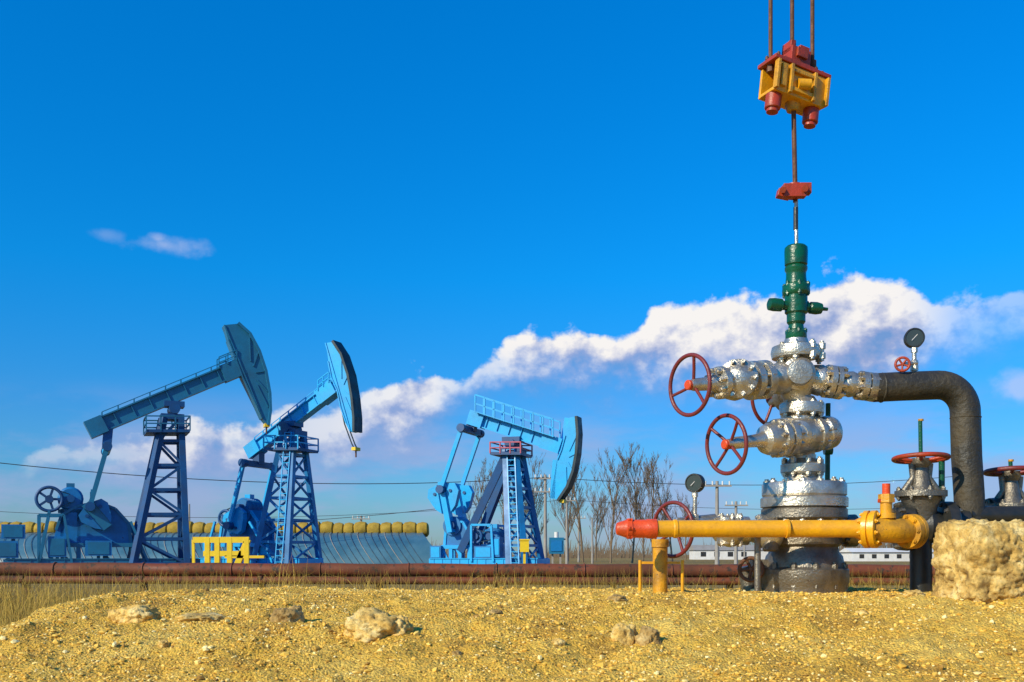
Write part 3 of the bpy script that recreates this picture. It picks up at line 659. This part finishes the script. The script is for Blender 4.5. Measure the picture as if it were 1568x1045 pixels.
mb.beam(P(296,827,d),P(382,827,d),.16,.22,'yel2'); mb.beam(P(312,848,d),P(370,848,d),.16,.2,'yel2'); mb.beam(P(380,826,d),P(362,868,d),.16,.22,'yel2'); mb.beam(P(296,827,d),P(297,875,d),.1,.1,'yel2'); mb.beam(P(345,853,d),P(405,853,d),.16,.1,'yel2')
mb.obj('yellow_guard_frame',P(340,868,d))
# ------------------------------------------------------------------ pipeline
mb=MB(); dp=14.; a=P(-900,870,dp);b=P(1800,876,dp+.4)
pts=[a+(b-a)*i/60+V((0,0,.006*math.sin(i*1.7))) for i in range(61)]
mb.tube(pts,.095,'rustpipe',20)
a2=P(-900,886,dp-.1);b2=P(1800,892,dp+.3); mb.tube([a2,b2],.055,'rustpipe',12)
for i in range(60):
    p=a+(b-a)*(i+.5)/60
    if i%3==0: mb.torus(p,V((1,0,0)),.097,.012,'rustpipe',24)
    if i%4==0: mb.beam(V((p.x,p.y,0)),V((p.x,p.y,p.z-.09)),.08,.10,'rustrod'); mb.beam(V((p.x,p.y-.16,p.z-.11)),V((p.x,p.y+.26,p.z-.11)),.06,.05,'rustrod')
mb.obj('rusty_pipeline',V((0,dp,0)))
# ------------------------------------------------------------------ greenhouse
mb=MB(); yg=60.; kg=yg/F; xe=(648-784)*kg; xl=-62.
n=14; arc_=[]
for i in range(n+1):
    a=math.pi/2*i/n; arc_.append((yg-4.2*math.sin(a),2.05*math.cos(a)))
vs=[];fs=[]
for j,(y,z) in enumerate(arc_):
    e=xe+(1-z/2.05)*2.0
    for i in range(201): vs.append(V((xl+(e-xl)*i/200,y,z-.035*abs(math.sin(i*math.pi/2)))))
for j in range(n):
    for i in range(200): q=j*201+i; fs.append((q,q+1,q+202,q+201))
mb.add(vs,fs,'film',True)
for i in range(140):
    x=xl+i*.40
    mb.tube([V((x+(1-z/2.05)*1.6,y-.03,z+.02)) for y,z in arc_[::2]],.018,'filmrib' if i%4 else 'pole',4)
mb.add([V((xe,yg,2.05))]+[V((xe+(1-z/2.05)*2.0,y,z)) for y,z in arc_]+[V((xe+.3,yg,0))],[tuple(range(n+3))],'film')
mb.box(V(((xl+xe)/2,yg+.3,1.0)),(xe-xl,.5,2.0),'concrete')
x=xl
while x<xe:
    w=random.uniform(.62,.85); mb.lathe(V((x,yg-.1,2.22+random.uniform(-.05,.05))),V((1,0,random.uniform(-.06,.06))),[(0,.30),(w*.12,.42),(w*.5,.48),(w*.88,.42),(w,.30)],'straw',12); x+=w*.97
mb.obj('greenhouse',V((-20,yg,0)))
mb=MB(); ds=110.; a=P(1296,850,ds);b=P(1434,850,ds); cxx=(a.x+b.x)/2
mb.box(V((cxx,ds,.5)),(b.x-a.x,4,1.0),'white'); mb.prism([(0,0),(4.4,0),(2.2,.45)],a.x-.2,b.x+.2,'white',lambda u,v_,w:V((w,ds-2.2+u,1.0+v_)))
for i in range(7): mb.box(V((a.x+1+i*1.35,ds-2.005,.55)),(.5,.03,.45),'window')
mb.obj('white_shed',V((cxx,ds,0)))
mb=MB(); ds=150.; a=P(1060,850,ds);b=P(1180,850,ds); mb.box(V(((a.x+b.x)/2,ds,.7)),(b.x-a.x,5,1.4),'white'); mb.prism([(0,0),(5.4,0),(2.7,.8)],a.x-.2,b.x+.2,'pole',lambda u,v_,w:V((w,ds-2.7+u,1.4+v_)))
for i in range(6): mb.box(V((a.x+1.2+i*2,ds-2.505,.8)),(.8,.03,.7),'window')
mb.obj('farmhouse',V(((a.x+b.x)/2,ds,0)))
def pole(px,top,d,arms=1,r=.13):
    mb=MB(); base=P(px,850,d); base.z=-.1; tp=P(px,top,d)
    mb.cyl(base,tp,r,'pole',r2=r*.65,seg=10)
    for i in range(arms):
        z=tp.z-.25-i*.8; mb.beam(V((tp.x-.7,d-.12,z)),V((tp.x+.7,d-.12,z)),.08,.08,'pole')
        for o in(-.6,-.25,.25,.6): mb.cyl(V((tp.x+o,d-.12,z+.05)),V((tp.x+o,d-.12,z+.24)),.04,'white',seg=8)
    mb.obj('utility_pole',V((base.x,d,0))); return tp
for px,tp,d,ar in((835,727,60,2),(868,762,75,1),(886,790,95,1),(907,793,80,0),(290,772,80,0),(553,790,75,1),(1098,737,50,1),(1127,768,60,1),(779,790,95,0),(1140,800,90,0)):
    pole(px,tp,d,ar,.09 if ar==0 else .12)
mb=MB()
def wire(a,b,sag,r):
    mb.tube([a+(b-a)*i/24-V((0,0,sag*4*(i/24)*(1-i/24))) for i in range(25)],r,'wire',5)
wire(P(-300,670,46),P(835,731,60),1.1,.022); wire(P(835,731,60),P(1700,700,70),1.1,.02)
wire(P(-300,772,60),P(835,757,60),1.6,.018); wire(P(-300,760,66),P(868,765,75),1.4,.016); wire(P(868,765,75),P(1700,755,75),1.,.016)
mb.obj('power_line',V((0,60,0)))
mb=MB(); d=55
for x in(846,858): mb.beam(P(x,828,d),P(x,875,d),.1,.1,'pole')
mb.box(P(852,836,d),(.8,.5,.9),'bluedk'); mb.cyl(P(852,825,d),P(852,815,d),.12,'white'); mb.beam(P(840,826,d),P(866,826,d),.1,.08,'pole'); mb.box(P(852,836,d-.27),(.6,.04,.6),'midblue')
mb.obj('transformer',P(852,875,d))
mb=MB(); d=40
mb.box(P(803,836,d),(.36,.3,.5),'yel2'); mb.box(P(803,827,d),(.42,.36,.06),'yel2'); mb.beam(P(803,845,d),P(803,876,d),.1,.1,'yel2')
mb.obj('control_cabinet',P(803,876,d))
# ------------------------------------------------------------------ bare trees
def tree(px,top,d,seed,name='bare_tree',dens=1.):
    rnd=random.Random(seed); mb=MB(); base=V(((px-784)*d/F,d,-.05)); hgt=P(px,top,d).z
    def br(p,dr,L,r,lev):
        n=3 if lev<2 else 2; pts=[p]; q=p; dd=dr
        for i in range(n):
            dd=(dd+V((rnd.uniform(-.16,.16),rnd.uniform(-.16,.16),.05+.06*lev))).normalized(); q=q+dd*L/n; pts.append(q)
        mb.tube(pts,[r*(1-.65*i/n) for i in range(n+1)],'bark',5 if lev<2 else 3)
        if lev>=4 or L<.25: return
        k=[13,6,5,4][lev]
        for i in range(k):
            f=rnd.uniform(.16 if lev==0 else .15,1); j=min(int(f*n),n-1); s=pts[j]+(pts[j+1]-pts[j])*(f*n-j)
            az=rnd.uniform(0,6.28); sp=rnd.uniform(.3,.65)
            nd=(dd*math.cos(sp)+V((math.cos(az),math.sin(az),.15))*math.sin(sp)).normalized()
            br(s,nd,L*rnd.uniform(.32,.52)*(1.15-.4*f if lev==0 else 1),max(r*.38*(1.2-f*.5),.012),lev+1)
    br(base,V((0,0,1)),hgt*.86,hgt*.012,0)
    mb.obj(name,base)
for i,(px,tp,d) in enumerate([(742,735,88),(765,708,95),(822,722,100),(893,722,90),(935,700,84),(968,712,86),(1000,708,95),(1030,722,90),(985,740,110),(912,745,120),(870,715,110),(1050,765,120),(805,760,130)]):
    tree(px,tp,d,i+1)
def brush():
    n=16000; x=np.random.uniform(-260,260,n); y=np.random.uniform(200,260,n)
    h=np.clip(np.random.gamma(3,.9,n)*(1+fbm(x,y*0,.05,3)*1.4),.3,7); a=np.random.normal(0,.25,n)*h; w=.10
    v=np.stack([np.stack([x-w,y,0*x],-1),np.stack([x+w,y,0*x],-1),np.stack([x+a+w*.2,y,h],-1),np.stack([x+a-w*.2,y,h],-1)],1).reshape(-1,3)
    f=np.arange(4*n).reshape(-1,4); npmesh('distant_scrub',v,f,'bark',False)
brush()
# ------------------------------------------------------------------ camera, sun, sky
cam=bpy.data.cameras.new('camera'); co_=bpy.data.objects.new('camera',cam); scene.collection.objects.link(co_)
co_.location=(0,0,CZ); co_.rotation_euler=(math.pi/2,0,0); cam.lens=F/1568*36; cam.sensor_width=36; cam.shift_y=(HZ-522.5)/1568; cam.clip_start=.05; cam.clip_end=10000
scene.camera=co_
S=V((-.64,-.58,.50)).normalized()
sl=bpy.data.lights.new('sun','SUN'); sl.energy=5.0; sl.angle=math.radians(.5); sl.color=(1,.88,.66)
so=bpy.data.objects.new('sun',sl); so.rotation_euler=S.to_track_quat('Z','Y').to_euler(); so.location=(-10,-10,20); scene.collection.objects.link(so)
w=bpy.data.worlds.new('World'); scene.world=w; w.use_nodes=True; nt=w.node_tree; bg=nt.nodes['Background']
STR=.1; bg.inputs['Strength'].default_value=STR
sky=N(nt,'ShaderNodeTexSky',sky_type='NISHITA'); sky.sun_disc=False; sky.sun_elevation=math.asin(S.z); sky.sun_rotation=math.atan2(S.x,S.y)%(2*math.pi)
sky.dust_density=.4; sky.ozone_density=3.; sky.air_density=1.
def mth(op,a,b=None,c=None,clamp=False):
    n=N(nt,'ShaderNodeMath',operation=op); n.use_clamp=clamp
    for i,x in enumerate((a,b,c)):
        if x is None: continue
        if isinstance(x,(int,float)): n.inputs[i].default_value=x
        else: nt.links.new(x,n.inputs[i])
    return n.outputs[0]
def sstep(x,a,b):
    n=N(nt,'ShaderNodeMapRange',interpolation_type='SMOOTHSTEP'); nt.links.new(x,n.inputs[0]); n.inputs[1].default_value=a; n.inputs[2].default_value=b; return n.outputs[0]
g=N(nt,'ShaderNodeTexCoord').outputs['Generated']; nz=N(nt,'ShaderNodeVectorMath',operation='NORMALIZE'); nt.links.new(g,nz.inputs[0]); g=nz.outputs[0]
sp=N(nt,'ShaderNodeSeparateXYZ'); nt.links.new(g,sp.inputs[0]); gx_,gy_,gz_=sp.outputs
az=mth('ARCTAN2',gx_,gy_); el=mth('ARCSINE',gz_)
st=N(nt,'ShaderNodeVectorMath',operation='MULTIPLY'); nt.links.new(g,st.inputs[0]); st.inputs[1].default_value=(1,1,1.25)
nA=noise(nt,st.outputs[0],11,3,.5); nB=noise(nt,st.outputs[0],24,7,.56)
so2=N(nt,'ShaderNodeVectorMath',operation='ADD'); nt.links.new(st.outputs[0],so2.inputs[0]); so2.inputs[1].default_value=(-.010,0,.012)
nB2=noise(nt,so2.outputs[0],24,5,.52)
pa=mth('SUBTRACT',nA.outputs[0],.5); pb=mth('SUBTRACT',nB.outputs[0],.5)
azw=mth('ADD',az,mth('MULTIPLY',pa,.04))
def elof(px,py):
    a=math.atan((px-784)/F); return math.atan((HZ-py)/F*math.cos(a))
def curve(pts):
    c=N(nt,'ShaderNodeFloatCurve'); cm=c.mapping; cu=cm.curves[0]
    q=[((math.atan((px-784)/F)+1.0)/2.0, v) for px,v in pts]
    cu.points[0].location=q[0]; cu.points[1].location=q[-1]
    for p in q[1:-1]: cu.points.new(*p)
    cm.update(); nt.links.new(mth('MULTIPLY_ADD',azw,.5,.5),c.inputs['Value']); return c.outputs[0]
top=[(-900,690),(0,690),(150,682),(260,655),(310,636),(370,640),(440,622),(500,640),(560,596),(600,572),(640,552),(690,574),(712,582),(735,556),(770,540),(800,515),(880,498),(940,512),(980,496),(1010,466),(1060,462),(1130,452),(1200,452),(1240,424),(1290,404),(1345,414),(1390,424),(1430,450),(1500,452),(1568,440),(1900,480),(2600,560)]
bot=[(-900,735),(0,738),(300,740),(500,720),(600,700),(640,690),(700,640),(740,606),(900,602),(1100,612),(1250,622),(1350,612),(1450,560),(1568,540),(1900,540),(2600,600)]
opa=[(-900,.35),(0,.35),(200,.45),(300,.8),(440,.65),(540,.75),(640,.9),(700,.7),(715,.8),(800,1),(1200,1),(1350,1),(1430,.7),(1500,.42),(1568,.35),(2600,.5)]
tE=mth('MULTIPLY',curve([(x,elof(x,y)*2) for x,y in top]),.5); bE=mth('MULTIPLY',curve([(x,elof(x,y)*2) for x,y in bot]),.5); oE=curve(opa)
dt=mth('SUBTRACT',tE,el)
e1=mth('ADD',mth('MULTIPLY',dt,26),mth('ADD',mth('MULTIPLY',pb,1.6),mth('MULTIPLY',pa,1.3)))
mtop=sstep(e1,-.02,.26)
e2=mth('ADD',mth('MULTIPLY',mth('SUBTRACT',el,bE),16),mth('MULTIPLY',pb,1.0)); mbot=sstep(e2,-.35,.80)
dens=mth('MULTIPLY',mth('MULTIPLY',mtop,mbot),oE)
hr=mth('DIVIDE',mth('SUBTRACT',el,bE),mth('MAXIMUM',mth('SUBTRACT',tE,bE),.02))
lit=mth('MULTIPLY',mth('SUBTRACT',nB.outputs[0],nB2.outputs[0]),2.0)
sh=mth('ADD',mth('ADD',hr,lit),mth('ADD',mth('MULTIPLY',pb,.5),mth('MULTIPLY',pa,1.1)))
cc1=ramp(nt,sh,[(.0,(.17,.33,.66)),(.28,(.31,.40,.68)),(.55,(.60,.63,.78)),(.85,(.94,.91,.89))])
st2=N(nt,'ShaderNodeVectorMath',operation='MULTIPLY'); nt.links.new(g,st2.inputs[0]); st2.inputs[1].default_value=(1,1,3.2)
nL=noise(nt,st2.outputs[0],5.5,6,.6)
lowm=mth('MULTIPLY',mth('MULTIPLY',sstep(el,-.02,.04),mth('SUBTRACT',1.,sstep(el,.09,.17))),sstep(nL.outputs[0],.36,.62))
lowm=mth('MULTIPLY',lowm,.68)
def blob(px,py,rx,ry,s):
    a0=math.atan((px-784)/F); e0=elof(px,py)
    x=mth('DIVIDE',mth('SUBTRACT',az,a0),rx/F); y=mth('DIVIDE',mth('SUBTRACT',el,e0),ry/F)
    r=mth('SQRT',mth('ADD',mth('MULTIPLY',x,x),mth('MULTIPLY',y,y)))
    return mth('MULTIPLY',sstep(mth('ADD',mth('SUBTRACT',1,r),mth('MULTIPLY',pb,2.3)),-.05,.9),s)
sm=mth('MAXIMUM',blob(250,374,58,20,.45),blob(165,360,34,12,.18)); sm=mth('MAXIMUM',sm,blob(1565,590,45,24,.5)); sm=mth('MAXIMUM',sm,blob(242,366,26,15,.5))
hs=N(nt,'ShaderNodeHueSaturation'); hs.inputs['Saturation'].default_value=1.35; nt.links.new(sky.outputs[0],hs.inputs['Color'])
tint=ramp(nt,el,[(0,(.46,.68,1.03)),(.14,(.34,.94,1.42)),(.27,(.08,1.34,1.80)),(.52,(.0,1.65,2.12))])
skc=mixc(nt,1.,hs.outputs[0],tint.outputs[0],'MULTIPLY')
def scl(c,s):
    n=N(nt,'ShaderNodeVectorMath',operation='SCALE')
    if isinstance(c,tuple): n.inputs[0].default_value=c
    else: nt.links.new(c,n.inputs[0])
    n.inputs['Scale'].default_value=s; return n.outputs[0]
c=mixc(nt,lowm,skc,scl((.38,.43,.70),1/STR))
c=mixc(nt,sm,c,scl((.62,.66,.85),1/STR))
c=mixc(nt,dens,c,scl(cc1.outputs[0],1/STR))
nt.links.new(c,bg.inputs['Color'])
scene.view_settings.view_transform='Standard'; scene.view_settings.look='None'; scene.view_settings.exposure=0
